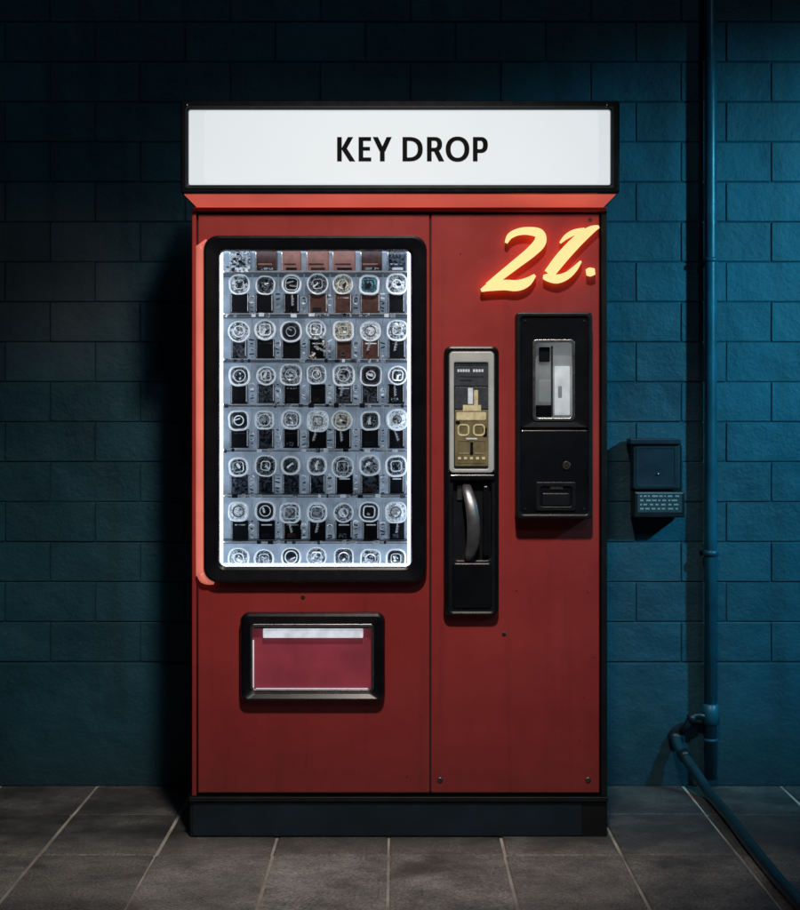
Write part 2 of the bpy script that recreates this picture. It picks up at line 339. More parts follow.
def mk_slab(a0,b0,a1,b1,c):
    h=random.uniform(-0.0015,0.0015); tx=random.uniform(-.003,.003); ty=random.uniform(-.003,.003)
    cx=(a0+a1)/2; cy=(b0+b1)/2
    out=[]
    for d,z,r in ((0,-0.02,0.004),(0,-0.003,0.004),(c,0,0.006)):
        for (x,y) in rrpts(a0+d,b0+d,a1-d,b1-d,r,2):
            w=random.uniform(-.002,.002) if d==0 else random.uniform(-.0008,.0008)
            out.append((x+w,y+w,z+h+(x-cx)*tx+(y-cy)*ty))
    return out
block_field('paving_slabs',rects,mk_slab,SLAB,pave,0.004,(0.66,1.15))

# ---------------------------------------------------------------- wall
wall=empty('block_wall')
CH=0.1376; BW=0.31; ZB=0.423
MB=WY+0.0045
obj('mortar_backing',[(-7,MB,0),(7,MB,0),(7,MB,4.3),(-7,MB,4.3),(-7,WY+0.2,0),(7,WY+0.2,0),(7,WY+0.2,4.3),(-7,WY+0.2,4.3)],
    [(0,1,2,3),(4,5,6,7),(0,1,5,4),(3,2,6,7),(0,3,7,4),(1,2,6,5)],MORT,wall)
rects=[]
for c in range(28):
    off=-1.204+(0 if c%2==0 else BW*.5)
    for k in range(-18,27):
        x0=off+k*BW; x1=x0+BW
        if x0<-6.9 or x1>6.9: continue
        g=0.0014
        rects.append((x0+g,ZB+c*CH+g,x1-g,ZB+(c+1)*CH-g))
def mk_block(a0,b0,a1,b1,c):
    h=random.uniform(-0.0008,0.0010); tx=random.uniform(-.006,.006); tz=random.uniform(-.010,.010)
    cx=(a0+a1)/2; cz=(b0+b1)/2
    out=[]
    for d,y,r in ((0,WY+0.010,0.003),(0,WY+0.0026,0.003),(c,WY,0.005)):
        for (x,z) in rrpts(a0+d,b0+d,a1-d,b1-d,r,2):
            w=random.uniform(-.0009,.0009) if d==0 else random.uniform(-.0006,.0006)
            out.append((x+w,y+h+(x-cx)*tx+(z-cz)*tz,z+w))
    return out
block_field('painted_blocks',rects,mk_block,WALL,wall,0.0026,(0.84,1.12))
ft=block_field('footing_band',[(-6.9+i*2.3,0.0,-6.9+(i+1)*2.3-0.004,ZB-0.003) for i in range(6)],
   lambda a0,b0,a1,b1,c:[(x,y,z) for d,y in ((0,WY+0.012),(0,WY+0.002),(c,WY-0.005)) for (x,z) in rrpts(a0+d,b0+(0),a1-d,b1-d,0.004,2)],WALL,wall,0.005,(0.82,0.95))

# ---------------------------------------------------------------- vending machine
vm=empty('vending_machine')
BX0,BX1=X(192),X(607); ZT=Z(211); Z0=Z(796)
def box(name,x0,x1,y0,y1,z0,z1,m,parent,bev=0.003):
    V=[(x,y,z) for x in (x0,x1) for y in (y0,y1) for z in (z0,z1)]
    F=[(0,1,3,2),(4,5,7,6),(0,1,5,4),(2,3,7,6),(0,2,6,4),(1,3,7,5)]
    o=obj(name,V,F,m,parent)
    if bev:
        md=o.modifiers.new('b','BEVEL'); md.width=bev; md.segments=2; md.limit_method='ANGLE'
    return o
box('cabinet_core',BX0+.006,BX1-.006,0.26,0.70,Z0+.004,ZT-.004,BLM,vm)
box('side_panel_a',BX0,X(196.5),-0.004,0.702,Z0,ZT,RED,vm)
box('side_panel_b',X(601),BX1,-0.006,0.702,Z0,ZT,BLM,vm)
box('top_panel',X(196.8),X(600.7),0.02,0.258,ZT-.03,ZT-.001,BLM,vm)
box('bottom_rail',X(196.8),X(600.7),0.02,0.258,Z0,Z0+.03,BLM,vm)
box('centre_mullion',X(425),X(436),0.022,0.258,Z0+.032,ZT-.032,BLM,vm,0)
def panel(name,xs,zs,holes,m):
    V=[];F=[];idx={}
    def v(i,k):
        if (i,k) not in idx: idx[(i,k)]=len(V); V.append((xs[i],0,zs[k]))
        return idx[(i,k)]
    for i in range(len(xs)-1):
        for k in range(len(zs)-1):
            if (i,k) in holes: continue
            F.append((v(i,k),v(i+1,k),v(i+1,k+1),v(i,k+1)))
    o=obj(name,V,F,m,vm)
    bm=bmesh.new(); bm.from_mesh(o.data)
    for f in bm.faces:
        if f.normal.y>0: f.normal_flip()
    bm.to_mesh(o.data); bm.free()
    md=o.modifiers.new('s','SOLIDIFY'); md.thickness=0.018; md.offset=-1
    md=o.modifiers.new('b','BEVEL'); md.width=0.0035; md.segments=3; md.limit_method='ANGLE'
    return o
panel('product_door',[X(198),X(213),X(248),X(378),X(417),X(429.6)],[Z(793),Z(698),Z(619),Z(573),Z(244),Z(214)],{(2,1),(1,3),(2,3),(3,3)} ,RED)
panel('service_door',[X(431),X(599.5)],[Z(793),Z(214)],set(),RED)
box('seam_gasket',X(429.7),X(430.9),0.008,0.02,Z(792),Z(215),RUB,vm,0)  # dark rubber strip behind the gap between the doors
box('base_trim',X(189,-.012),X(608,-.012),-0.012,0.705,Z(801),Z(796.3),BLM,vm,0.002)
box('plinth',X(190,0.005),X(607,0.0),0.0,0.70,0.0,Z(801)-.001,BLM,vm,0.003)
box('plinth_inset',X(192.5,-.003),X(582,-.003),-0.003,0.02,0.004,Z(802),DBL,vm,0.002)

pframe('window_frame',(203,235,427,583),(219,250,411,567),-0.034,0.001,BLK,vm,ro=0.045,ri=0.018,b=0.009,slope=0.006)
pframe('window_inner_gasket',(216,247,414,570),(219.5,250.5,410.5,566.5),-0.016,-0.004,RUB,vm,ro=0.02,ri=0.014,b=0.002)
WX0,WX1=X(216),X(414); WZ0,WZ1=Z(571),Z(246); WD=0.20
BACK=emat('lit_back_panel',(0.52,0.67,0.86),0.36,base=(0.45,0.5,0.56),nscale=26,lo=0.3)
INW=emat('lit_side_liner',(0.66,0.81,1.0),0.75,base=(0.6,0.65,0.7),nscale=14,lo=0.5)
obj('display_back',[(WX0,WD,WZ0),(WX1,WD,WZ0),(WX1,WD,WZ1),(WX0,WD,WZ1)],[(0,1,2,3)],BACK,vm)
obj('display_liner',[(WX0,.02,WZ0),(WX1,.02,WZ0),(WX1,.02,WZ1),(WX0,.02,WZ1),(WX0,WD,WZ0),(WX1,WD,WZ0),(WX1,WD,WZ1),(WX0,WD,WZ1)],
    [(0,1,5,4),(1,2,6,5),(2,3,7,6),(3,0,4,7)],INW,vm)
LED=emat('led_tube',(0.80,0.90,1.0),5.5)
for px in (221.5,409):
    x=X(px,.03); tube('led_strip',[(x,.03,WZ0+.01),(x,.03,WZ1-.01)],0.0045,LED,vm,n=8)
tube('led_strip_bottom',[(WX0+.02,.035,Z(565,.035)),(WX1-.02,.035,Z(565,.035))],0.0045,LED,vm,n=8)
tube('led_strip_top',[(WX0+.02,.03,Z(250,.03)),(WX1-.02,.03,Z(250,.03))],0.003,LED,vm,n=8)

PM=[mat('ring_plastic',(0.80,0.84,0.88),0.22,emit=(0.8,0.9,1),es=0.30,scale=60,var=.2,coat=.5),      #0
    badge_mat('fob_silver',(0.03,0.035,0.045),(0.62,0.68,0.75),75),      #1
    mat('box_black',(0.010,0.011,0.015),0.22,scale=60,coat=.4),     #2
    mat('box_brown',(0.11,0.05,0.04),0.35,scale=60,var=.4),      #3
    mat('metal_bits',(0.80,0.83,0.87),0.2,metal=0.85,emit=(.8,.9,1),es=0.12,scale=60),    #4
    mat('label_white',(0.7,0.74,0.78),0.4,emit=(.8,.9,1),es=0.22,scale=80,var=0.3),  #5
    badge_mat('fob_teal',(0.02,0.05,0.07),(0.12,0.42,0.55),90,es=.1),    #6
    badge_mat('fob_cream',(0.10,0.09,0.07),(0.72,0.68,0.56),90,es=.14),    #7
    mat('box_rust',(0.34,0.15,0.12),0.5,scale=60,var=.3,emit=(.6,.30,.24),es=0.16),     #8
    mat('badge_dark',(0.022,0.025,0.033),0.22,scale=60,coat=.5),     #9
    mat('shelf_dark',(0.04,0.05,0.065),0.35,scale=20),     #10
    badge_mat('box_slate',(0.012,0.014,0.02),(0.12,0.14,0.18),60,es=.03),   #11
    badge_mat('fob_bright',(0.16,0.19,0.23),(0.85,0.90,0.95),80,(0.35,0.6),es=.2),   #12
    badge_mat('fob_dark',(0.012,0.014,0.02),(0.40,0.45,0.52),95,(0.5,0.66),es=.08),   #13
    ]
C=Coll(); yk=0.075
def cx(px): return X(px,yk)
def cz(py): return Z(py,yk)
u=sc(yk)
cols=[239,265,291,317,343,370,396.5]
rowsy=[285,330.5,375.5,420.5,466,512,557.5]
for r,ry in enumerate(rowsy):
    if r<6:
        sy=ry+29
        C.slab(WX0+.001,cz(sy+1.9),WX1-.001,cz(sy),0.045,WD-.002,10,r=0.0005,b=.0004)
        C.slab(WX0+.0015,cz(sy+1.0),WX1-.0015,cz(sy-0.2),0.0425,0.0448,4,r=0.0004,b=.0002)
        for k in range(22):
            if random.random()<.6:
                tx=cols[0]-14+k*8.3+random.uniform(-2,2)
                C.slab(X(tx,.04),Z(sy+random.uniform(2.2,3.4),.04),X(tx+random.uniform(2,6),.04),Z(sy-random.uniform(0,1.2),.04),0.0395,0.0422,random.choice([5,4,1,11,9]),r=0.0004,b=.0002)
    for c,px in enumerate(cols):
        jx=random.uniform(-1.2,1.2); jy=random.uniform(-1.2,1.2)
        w=random.uniform(9.6,11.2); y=yk+random.uniform(-.008,.006)
        X0_,X1_=cx(px+jx-w),cx(px+jx+w); Z1_,Z0_=cz(ry+jy-w),cz(ry+jy+w)
        rad=(X1_-X0_)*random.choice([.5,.44,.40,.34])
        rt=((X0_+X1_)/2,(Z0_+Z1_)/2,random.uniform(-.10,.10))
        C.ring(X0_,Z0_,X1_,Z1_,random.uniform(1.3,2.3)*u,y-.008,y+.008,0,rad,rot=rt)
        fill=random.choice([1,1,12,13,13,1,13,9])
        if (r,c)in((0,4),(3,4),(1,4)): fill=7
        if (r,c)==(0,5): fill=6
        mx_,mz=rt[0],rt[1]
        C.dome(X0_+1.5*u,Z0_+1.5*u,X1_-1.5*u,Z1_-1.5*u,y+.003,.008,fill,rad*.8)
        q=random.uniform(4.6,6.6)
        C.ring(mx_-q*u,mz-q*u,mx_+q*u,mz+q*u,random.uniform(.7,1.3)*u,y-.0075,y+.001,random.choice([0,0,9,4,5]) if fill!=12 else 9,q*u*random.choice([.98,.6]),rot=rt)
        for e in range(random.randint(1,4)):
            a=random.uniform(0,3.14); l=random.uniform(1.2,4)*u; t=random.uniform(.5,1.3)*u; ox=random.uniform(-2.2,2.2)*u; oz=random.uniform(-2.2,2.2)*u
            C.slab(mx_+ox-l,mz+oz-t,mx_+ox+l,mz+oz+t,y-.0085-e*.0004,y-.001,random.choice([9,9,5,4,0]),r=t*.8,b=.0003,rot=(mx_+ox,mz+oz,a))
        if r<6:
            bm_=random.choice([2,2,2,2,11,2,2])
            if r==0 and c in(3,4,5): bm_=3
            if r==1 and c in(4,5): bm_=3
            top=ry+8.5; bot=ry+28.5-random.uniform(0,1.0)
            xx0=px-8.5+random.uniform(-1.5,1); xx1=px+8.5+random.uniform(-1,2)
            C.slab(cx(xx0),cz(bot),cx(xx1),cz(top),yk+.004,yk+.05,bm_,r=1.2*u)
            C.slab(cx(xx0+.6),cz(bot-1),cx(xx0+1.4),cz(top+1),yk+.0025,yk+.004,4,r=.2*u,b=.0003)
            if random.random()<.6: C.slab(cx(xx1-1.4),cz(bot-2),cx(xx1-.8),cz(top+1),yk+.0025,yk+.004,5,r=.2*u,b=.0003)
            if random.random()<.55: C.slab(cx(xx0+4),cz(top+5),cx(xx1-3),cz(top+3.9),yk+.0022,yk+.004,random.choice([1,5,11]),r=.2*u,b=.0003)
            if random.random()<.35: C.slab(cx(xx0+4),cz(bot-2),cx(xx1-6),cz(bot-6),yk+.002,yk+.004,random.choice([11,9,3,13]),r=.4*u,b=.0003)
            gx=px+13
            for q in range(6):
                zz=ry+9+q*3.3+random.uniform(-1,1); ww=random.uniform(1.2,3.0)
                C.slab(cx(gx-ww),cz(zz+1.3),cx(gx+ww*.8),cz(zz),yk-.012+random.uniform(0,.02),yk+.012,random.choice([4,5,4,1,9,13]),r=.6*u,b=.0004,rot=(cx(gx),cz(zz),random.uniform(-.5,.5)))
            C.slab(cx(gx-.6),cz(ry+9),cx(gx+.5),cz(ry-12),yk+.01,yk+.014,4,r=.2*u,b=.0003)
            if random.random()<.7: 
                h_=random.uniform(7,14)
                C.ring(cx(gx-3.2),cz(ry+h_+8),cx(gx+3.2),cz(ry+h_),1*u,yk-.014,yk-.006,4,3.1*u,n=4)
            if random.random()<.3:
                a=random.uniform(-.35,.35); kx=cx(px+random.uniform(-3,3)); kz=cz(ry+10)
                C.slab(kx-.7*u,kz-11*u,kx+.7*u,kz,yk-.010,yk-.007,4,r=.4*u,b=.0003,rot=(kx,kz,a))
                for t in range(3): C.slab(kx+.7*u,kz-(10-t*2.6)*u,kx+1.8*u,kz-(8.8-t*2.6)*u,yk-.0095,yk-.0075,4,r=.2*u,b=.0002,rot=(kx,kz,a))
for k,(a,b_) in enumerate(((229,250),(255,276),(281,300),(306,328),(332,355),(360,382),(387,406))):
    C.slab(cx(a),cz(271),cx(b_),cz(248+(k%3)),yk,yk+.08,[1,3,8,8,8,3,11][k],r=1*u)
    C.slab(cx(a+3),cz(265),cx(b_-4),cz(263.4),yk-.0012,yk,[9,8,3,3,3,8,1][k],r=.4*u,b=.0004)
    C.slab(cx(a+.5),cz(270.5),cx(a+1.3),cz(252),yk-.0015,yk,4,r=.2*u,b=.0003)
    C.slab(cx(a+5),cz(270),cx(b_-3),cz(267.6),yk-.0012,yk,[5,1,9,3,9,1,5][k],r=.4*u,b=.0004)
C.slab(WX0+.001,cz(273.6),WX1-.001,cz(272),0.045,WD-.002,10,r=0.0005,b=.0004)
C.slab(WX0+.0015,cz(273.2),WX1-.0015,cz(271.8),0.0425,0.0448,4,r=0.0004,b=.0002)
for q in range(30):
    a=226+random.uniform(0,22); b_=252+random.uniform(0,18)
    C.slab(X(a,.03),Z(b_+2.4,.03),X(a+2.6,.03),Z(b_,.03),0.0295+q*.00005,0.0312,random.choice([9,1,5,0]),r=.0005,b=.0002)
for q in range(18):
    a=308+random.uniform(0,16); b_=334+random.uniform(0,24)
    C.slab(cx(a),cz(b_+2),cx(a+random.uniform(2,5)),cz(b_),yk-.02-q*.0004,yk-.01,random.choice([7,4,5,8,9]),r=.5*u,b=.0003,rot=(cx(a),cz(b_),random.uniform(-1,1)))
C.make('key_products',PM,vm)

def glass_mat(name,tint=(0.94,0.97,1.0)):
    m=bpy.data.materials.new(name); m.use_nodes=True; nt=m.node_tree; N=nt.nodes; L=nt.links
    N.remove(N['Principled BSDF']); out=N['Material Output']
    tr=N.new('ShaderNodeBsdfTransparent'); tr.inputs['Color'].default_value=tuple(tint)+(1,)
    gl=N.new('ShaderNodeBsdfGlossy'); gl.inputs['Roughness'].default_value=0.06
    fr=N.new('ShaderNodeFresnel'); fr.inputs['IOR'].default_value=1.45
    mx=N.new('ShaderNodeMixShader'); L.new(fr.outputs[0],mx.inputs[0]); L.new(tr.outputs[0],mx.inputs[1]); L.new(gl.outputs[0],mx.inputs[2])
    L.new(mx.outputs[0],out.inputs['Surface']); return m
GL=glass_mat('window_glass')
g=PR(217,248,413,569,-.010)
obj('window_glass',[(g[0],-.010,g[1]),(g[2],-.010,g[1]),(g[2],-.010,g[3]),(g[0],-.010,g[3])],[(0,1,2,3)],GL,vm)

TRIM=emat('lit_acrylic_trim',(1.0,0.27,0.20),0.62,base=(0.6,0.15,0.1),nscale=3,lo=0.35)
yt=-0.012
path=[(207,240),(201.5,247),(200.5,260),(200.5,400),(200.5,560),(201.5,574),(206,580.5),(214,583)]
P=smooth_path([(X(a,yt),yt,Z(b_,yt)) for a,b_ in path],6)
tube('window_light_trim',P,[0.004+0.010*min(1,i/10,(len(P)-1-i)/8) for i in range(len(P))],TRIM,vm,n=12)

# ------- delivery hatch
pframe('hatch_frame',(240,613,385,702),(251,625,373,691),-0.036,0.001,BLK,vm,ro=0.026,ri=0.012,b=0.010,slope=0.008)
pframe('hatch_chrome_lip',(249.5,624,374.5,692.5),(252.3,626.6,371.6,689.6),-0.0245,-0.012,STEEL,vm,ro=0.013,ri=0.01,b=0.0015)
HP=mat('hatch_flap_red',(0.34,0.045,0.065),0.35,var=0.45,scale=7,bump=0.1,bscale=40,emit=(0.8,0.13,0.18),es=0.10)
pplate('hatch_flap',250,623,374,693,0.006,0.015,HP,vm,r=0.004,b=0.001)
HL=emat('hatch_lamp',(0.85,0.88,0.95),0.75,nscale=40,lo=0.6)
pplate('hatch_lamp',263,629,363,638,-0.012,0.004,HL,vm,r=0.003,b=0.002)
pplate('hatch_lamp_rail',254,626.8,371,628.6,-0.014,0.004,STEEL,vm,r=0.001,b=0.0006)
hl=X(253.5,-.005); HG=emat('hatch_edge_glow',(0.9,0.8,0.85),0.7)
tube('hatch_edge_light',[(hl,-.004,Z(688,-.004)),(hl,-.004,Z(640,-.004))],0.0016,HG,vm,n=8)
tube('hatch_sill_light',[(X(256),-.004,Z(688.5,-.004)),(X(368),-.004,Z(688.5,-.004))],0.0014,HG,vm,n=8)
g=PR(250,623,374,693,-.018)
obj('hatch_glass',[(g[0],-.018,g[1]),(g[2],-.018,g[1]),(g[2],-.018,g[3]),(g[0],-.018,g[3])],[(0,1,2,3)],GL,vm)

# ------- payment column
pframe('payment_housing',(444,346,499,616),(449,351,494.5,611),-0.034,0.0005,BLK,vm,ro=0.022,ri=0.014,b=0.007)
pplate('payment_back',448,350,496,612,-0.006,0.0004,BLM,vm,r=0.01,b=0.001)
pframe('payment_bezel',(449.5,351.5,494,472.5),(454,362,488.5,469),-0.031,-0.007,DSTEEL,vm,ro=0.012,ri=0.005,b=0.003)
pplate('payment_screen_panel',453,361,489.5,470,-0.012,-0.0065,BLM,vm,r=0.004,b=0.001)
SCR=emat('screen_dark',(0.06,0.075,0.09),0.4,base=(0.03,0.03,0.035),nscale=60,lo=.4)
OLV=emat('screen_olive',(0.36,0.31,0.16),0.22,base=(0.15,0.12,0.06),nscale=30,lo=.1)
CRM=emat('screen_cream',(0.80,0.66,0.35),0.5,base=(0.4,0.36,0.25),nscale=60,lo=.4)
WHT=emat('screen_white',(0.75,0.85,0.9),0.5,base=(0.5,0.5,0.5),nscale=60,lo=.5)
pplate('screen_top',454.5,363.5,488,386,-0.0165,-0.012,SCR,vm,r=0.002,b=0.001)
pplate('screen_mid',455,387,488,409,-0.0145,-0.012,SCR,vm,r=0.002,b=0.001)
pplate('screen_low',455,410,488,466,-0.0145,-0.012,OLV,vm,r=0.002,b=0.001)
D=Coll(); ys=-.0175
def dd(a,b_,c,d_,mi,y=ys,r=.0008): D.slab(X(a,y),Z(d_,y),X(c,y),Z(b_,y),y,y+.003,mi,r=r,b=.0003)
for i in range(5): dd(457.5+i*2.6,369.3,459.3+i*2.6,372,3)
for i in range(4): dd(473+i*2.8,369.3,475+i*2.8,372,3)
dd(459,376.4,484,377,0); dd(459,380,472,380.8,0)
dd(468,388,473,404,3,y=-.017); dd(474,390,478,409,2,y=-.017)
dd(456.5,412,486,420,2,y=-.017,r=.004); dd(463,405,481,411,2,y=-.016)
dd(455.5,421,460,424,0,y=-.0165); dd(483,428,487,437,0,y=-.0165); dd(470,442,473,455,0,y=-.0165)
for a in (457.5,473):
    D.ring(X(a,ys),Z(436,ys),X(a+12,ys),Z(424,ys),1.6*sc(ys),ys-.001,ys+.004,2,.012)
    dd(a+4.5,428,a+7.5,432.5,1,y=-.0165)
    D.ring(X(a,ys),Z(454,ys),X(a+13,ys),Z(440,ys),1.3*sc(ys),ys,ys+.004,1,.006)
for i in range(5): dd(458+i*6,457,461+i*6,459.5,2,y=-.017)
dd(458,462,485,463.2,1,y=-.017); dd(466,438,477,439.4,3,y=-.017)
D.make('screen_graphics',[BLK,OLV,CRM,WHT],vm)
pframe('handle_bay',(447.5,474,497,612.5),(453.5,481,491,560),-0.030,-0.007,BLM,vm,ro=0.013,ri=0.014,b=0.004)
pplate('handle_lower_cover',452.5,563,492,608,-0.036,-0.02,BLK,vm,r=0.010,b=0.004)
pplate('handle_top_cap',450,474.5,495,480,-0.040,-0.02,BLK,vm,r=0.004,b=0.003)
hp=smooth_path([(X(466),-0.010,Z(484)),(X(467),-0.040,Z(490)),(X(470.5),-0.062,Z(505)),(X(472.5),-0.070,Z(523)),(X(472),-0.064,Z(541)),(X(469),-0.045,Z(554)),(X(467),-0.012,Z(561))],7)
loops=[]
for i,p in enumerate(hp):
    t=(hp[min(i+1,len(hp)-1)]-hp[max(i-1,0)]).normalized(); s=Vector((1,0,0)); s=(s-t*s.dot(t)).normalized(); nn=t.cross(s)
    w=0.0115+0.008*math.sin(math.pi*i/(len(hp)-1)); 
    loops.append([tuple(p+s*math.cos(2*math.pi*k/16)*w+nn*math.sin(2*math.pi*k/16)*0.0065) for k in range(16)])
loops_obj('pull_handle',loops,mat('satin_nickel',(0.34,0.35,0.37),0.34,metal=.8,var=.3,scale=20),vm,True,True,smooth=True)
pplate('handle_guard',483,486,489,556,-0.034,-0.008,BLK,vm,r=0.006,b=0.003)
pplate('handle_keyplate',457,486,463,500,-0.012,-0.006,STEEL,vm,r=0.002,b=0.001)

# ------- coin / card box
pframe('coin_box_shell',(516,312,592.5,519),(521,317,588,514),-0.062,0.0005,BLM,vm,ro=0.012,ri=0.008,b=0.005)
pframe('coin_box_face',(520.5,316.5,588.5,428),(534,341,573.5,419.5),-0.056,-0.02,BLK,vm,ro=0.006,ri=0.010,b=0.003,slope=0.004)
pplate('coin_box_lower_face',520.5,430,588.5,514.5,-0.056,-0.03,BLK,vm,r=0.006,b=0.003)
pframe('coin_window_lip',(532.5,339.5,575,421),(535.5,342.5,572,418),-0.0575,-0.045,STEEL,vm,ro=0.012,ri=0.010,b=0.0012)
CB=emat('coin_window_back',(0.50,0.54,0.54),0.34,base=(0.3,0.3,0.3),nscale=9,lo=.15)
CW=emat('coin_card_white',(0.9,0.95,0.95),0.6,base=(0.7,0.7,0.7),nscale=30,lo=.6)
pplate('coin_window_back',531,338,577,423,-0.016,-0.010,CB,vm,r=.002,b=.001)
pplate('card_holder',555,366,570,415,-0.034,-0.016,CW,vm,r=.003,b=.002)
pplate('card_slot_dark',539,347,550,362,-0.028,-0.016,BLM,vm,r=.004,b=.002)
pplate('card_guide',539,380,551,402,-0.026,-0.016,DSTEEL,vm,r=.003,b=.002)
pplate('card_rail',551,346,553,416,-0.036,-0.016,STEEL,vm,r=.001,b=.0006)
pplate('coin_tray',536,405,552,417,-0.03,-0.016,BLM,vm,r=.003,b=.002)
pplate('card_mark',558,386,562,398,-0.0355,-0.033,DSTEEL,vm,r=.003,b=.0006)
g=PR(533,340,574.5,420.5,-.050)
obj('coin_window_glass',[(g[0],-.05,g[1]),(g[2],-.05,g[1]),(g[2],-.05,g[3]),(g[0],-.05,g[3])],[(0,1,2,3)],GL,vm)
def disc(name,px,py,y,r,m,dep=.006,ri=None):
    x,z=X(px,y),Z(py,y); n=22
    q=[(r,y+dep),(r,y+.001),(r*.88,y)]
    if ri: q+=[(ri,y),(ri*.95,y+dep*.5)]
    ls=[[(x+a*math.cos(2*math.pi*k/n),yy,z+a*math.sin(2*math.pi*k/n)) for k in range(n)] for a,yy in q]
    return loops_obj(name,ls,m,vm,True,True)
disc('coin_lock',566.5,465.5,-.061,.0125,SCREW,ri=.006)
disc('coin_lock_core',566.5,465.5,-.0635,.0035,STEEL)
pframe('coin_return_rim',(536,482,576,511),(540,486.5,572,506.5),-0.061,-0.054,BLM,vm,ro=.006,ri=.008,b=.002)
pplate('coin_return_flap',542,493,570,506,-0.060,-0.054,BLM,vm,r=.006,b=.003)
pplate('coin_return_mark',550,486.8,563,489.5,-0.0585,-0.054,SCREW,vm,r=.001,b=.0005)
for p in ((525,321),(584,321),(525,509),(584,509)): screw(p[0],p[1],-.0565,vm,.0035)
for p in ((303,597),(504,634),(440,780),(588,780),(590,220)): screw(p[0],p[1],0,vm,.0085 if p[1]>700 else .006)

# ------- glowing lettering (raised acrylic)
YEL=emat('lit_letter_yellow',(1.0,0.74,0.33),0.93,base=(0.5,0.35,0.1))
HAL=emat('letter_return_orange',(1.0,0.36,0.11),1.3,base=(0.8,0.3,0.1))
def stroke(name,pts,yF=-0.030,yB=-0.012):
    P=smooth_path([(a,b_,w) for a,b_,w in pts],8)
    Lp=[];Rp=[]
    for i,p in enumerate(P):
        a=P[max(i-1,0)]; c=P[min(i+1,len(P)-1)]
        t=Vector((c[0]-a[0],c[1]-a[1])).normalized(); nrm=Vector((-t.y,t.x))
        Lp.append((p[0]+nrm.x*p[2]/2,p[1]+nrm.y*p[2]/2)); Rp.append((p[0]-nrm.x*p[2]/2,p[1]-nrm.y*p[2]/2))
    n=len(P); V=[];F=[]
    for y in (yF,yB):
        for q in Lp+Rp: V.append((X(q[0],y),y,Z(q[1],y)))
    M=[]
    for i in range(n-1):
        F.append((i,i+1,n+i+1,n+i)); M.append(0)
        F.append((2*n+i,2*n+i+1,3*n+i+1,3*n+i)); M.append(1)
        F.append((i,i+1,2*n+i+1,2*n+i)); M.append(1)
        F.append((n+i,n+i+1,3*n+i+1,3*n+i)); M.append(1)
    F.append((0,n,3*n,2*n)); M.append(1); F.append((n-1,2*n-1,4*n-1,3*n-1)); M.append(1)
    o=obj(name,V,F,[YEL,HAL],vm)
    for p,mi in zip(o.data.polygons,M): p.material_index=mi
    return o
stroke('numeral_2_bowl',[(506,243,3),(510,236,6),(518,232,7),(528,231,8),(539,233.5,10),(540,242,12),(531,252,11),(516,264,9.5),(502,275,8.5),(488,286,7)])
stroke('numeral_2_base',[(481,290.5,3),(491,286.5,9),(504,285,10.5),(517,285.5,11),(527,282,9),(535,275,3)],yF=-.0305)
stroke('letter_l_stem',[(599,226.5,3),(591,230,8),(580,238.5,11),(569,249.5,12),(559,261,12),(549,274,11)])
stroke('letter_l_serif',[(560,243,2),(566,237,5),(574,232.5,6),(585,230,5)],yF=-.0295)
stroke('letter_l_foot',[(543,277,4),(548,277.5,8),(557,279,9),(567,275.5,7.5),(575,268.5,5.5),(581,261,2)],yF=-.0305)
stroke('full_stop',[(586,272.5,6),(590,272,9),(595,271.5,6)])

# ------- top sign light box
sg=empty('header_sign'); sg.parent=vm
yf=-0.08
pframe('sign_frame',(180.5,100.5,620,193.5),(188.5,109.5,610.5,184.5),yf,0.30,BLK,sg,ro=0.008,ri=0.006,b=0.006)
pframe('sign_frame_bead',(185,106,614,188.5),(187,108,612,186.5),yf-.002,yf+.01,DBL,sg,ro=0.006,ri=0.006,b=0.001)
FACE=emat('sign_acrylic',(0.86,0.92,0.95),0.82,base=(0.2,0.2,0.2),nscale=2.5,lo=.95)
RIMW=emat('sign_acrylic_rim',(0.83,0.90,0.93),0.78,base=(0.2,0.2,0.2))
pplate('sign_face',186,107,613,187,yf+.012,yf+.03,RIMW,sg,r=.004,b=.001)
pplate('sign_face_centre',205,110.5,598,183.5,yf+.0105,yf+.0125,FACE,sg,r=.012,b=.001)
for px in (187,607):
    x,z=X(px,yf),Z(105.5,yf)
    tube('sign_bolt',[(x,yf-.004,z),(x,yf+.004,z)],.006,STEEL,sg,n=12)
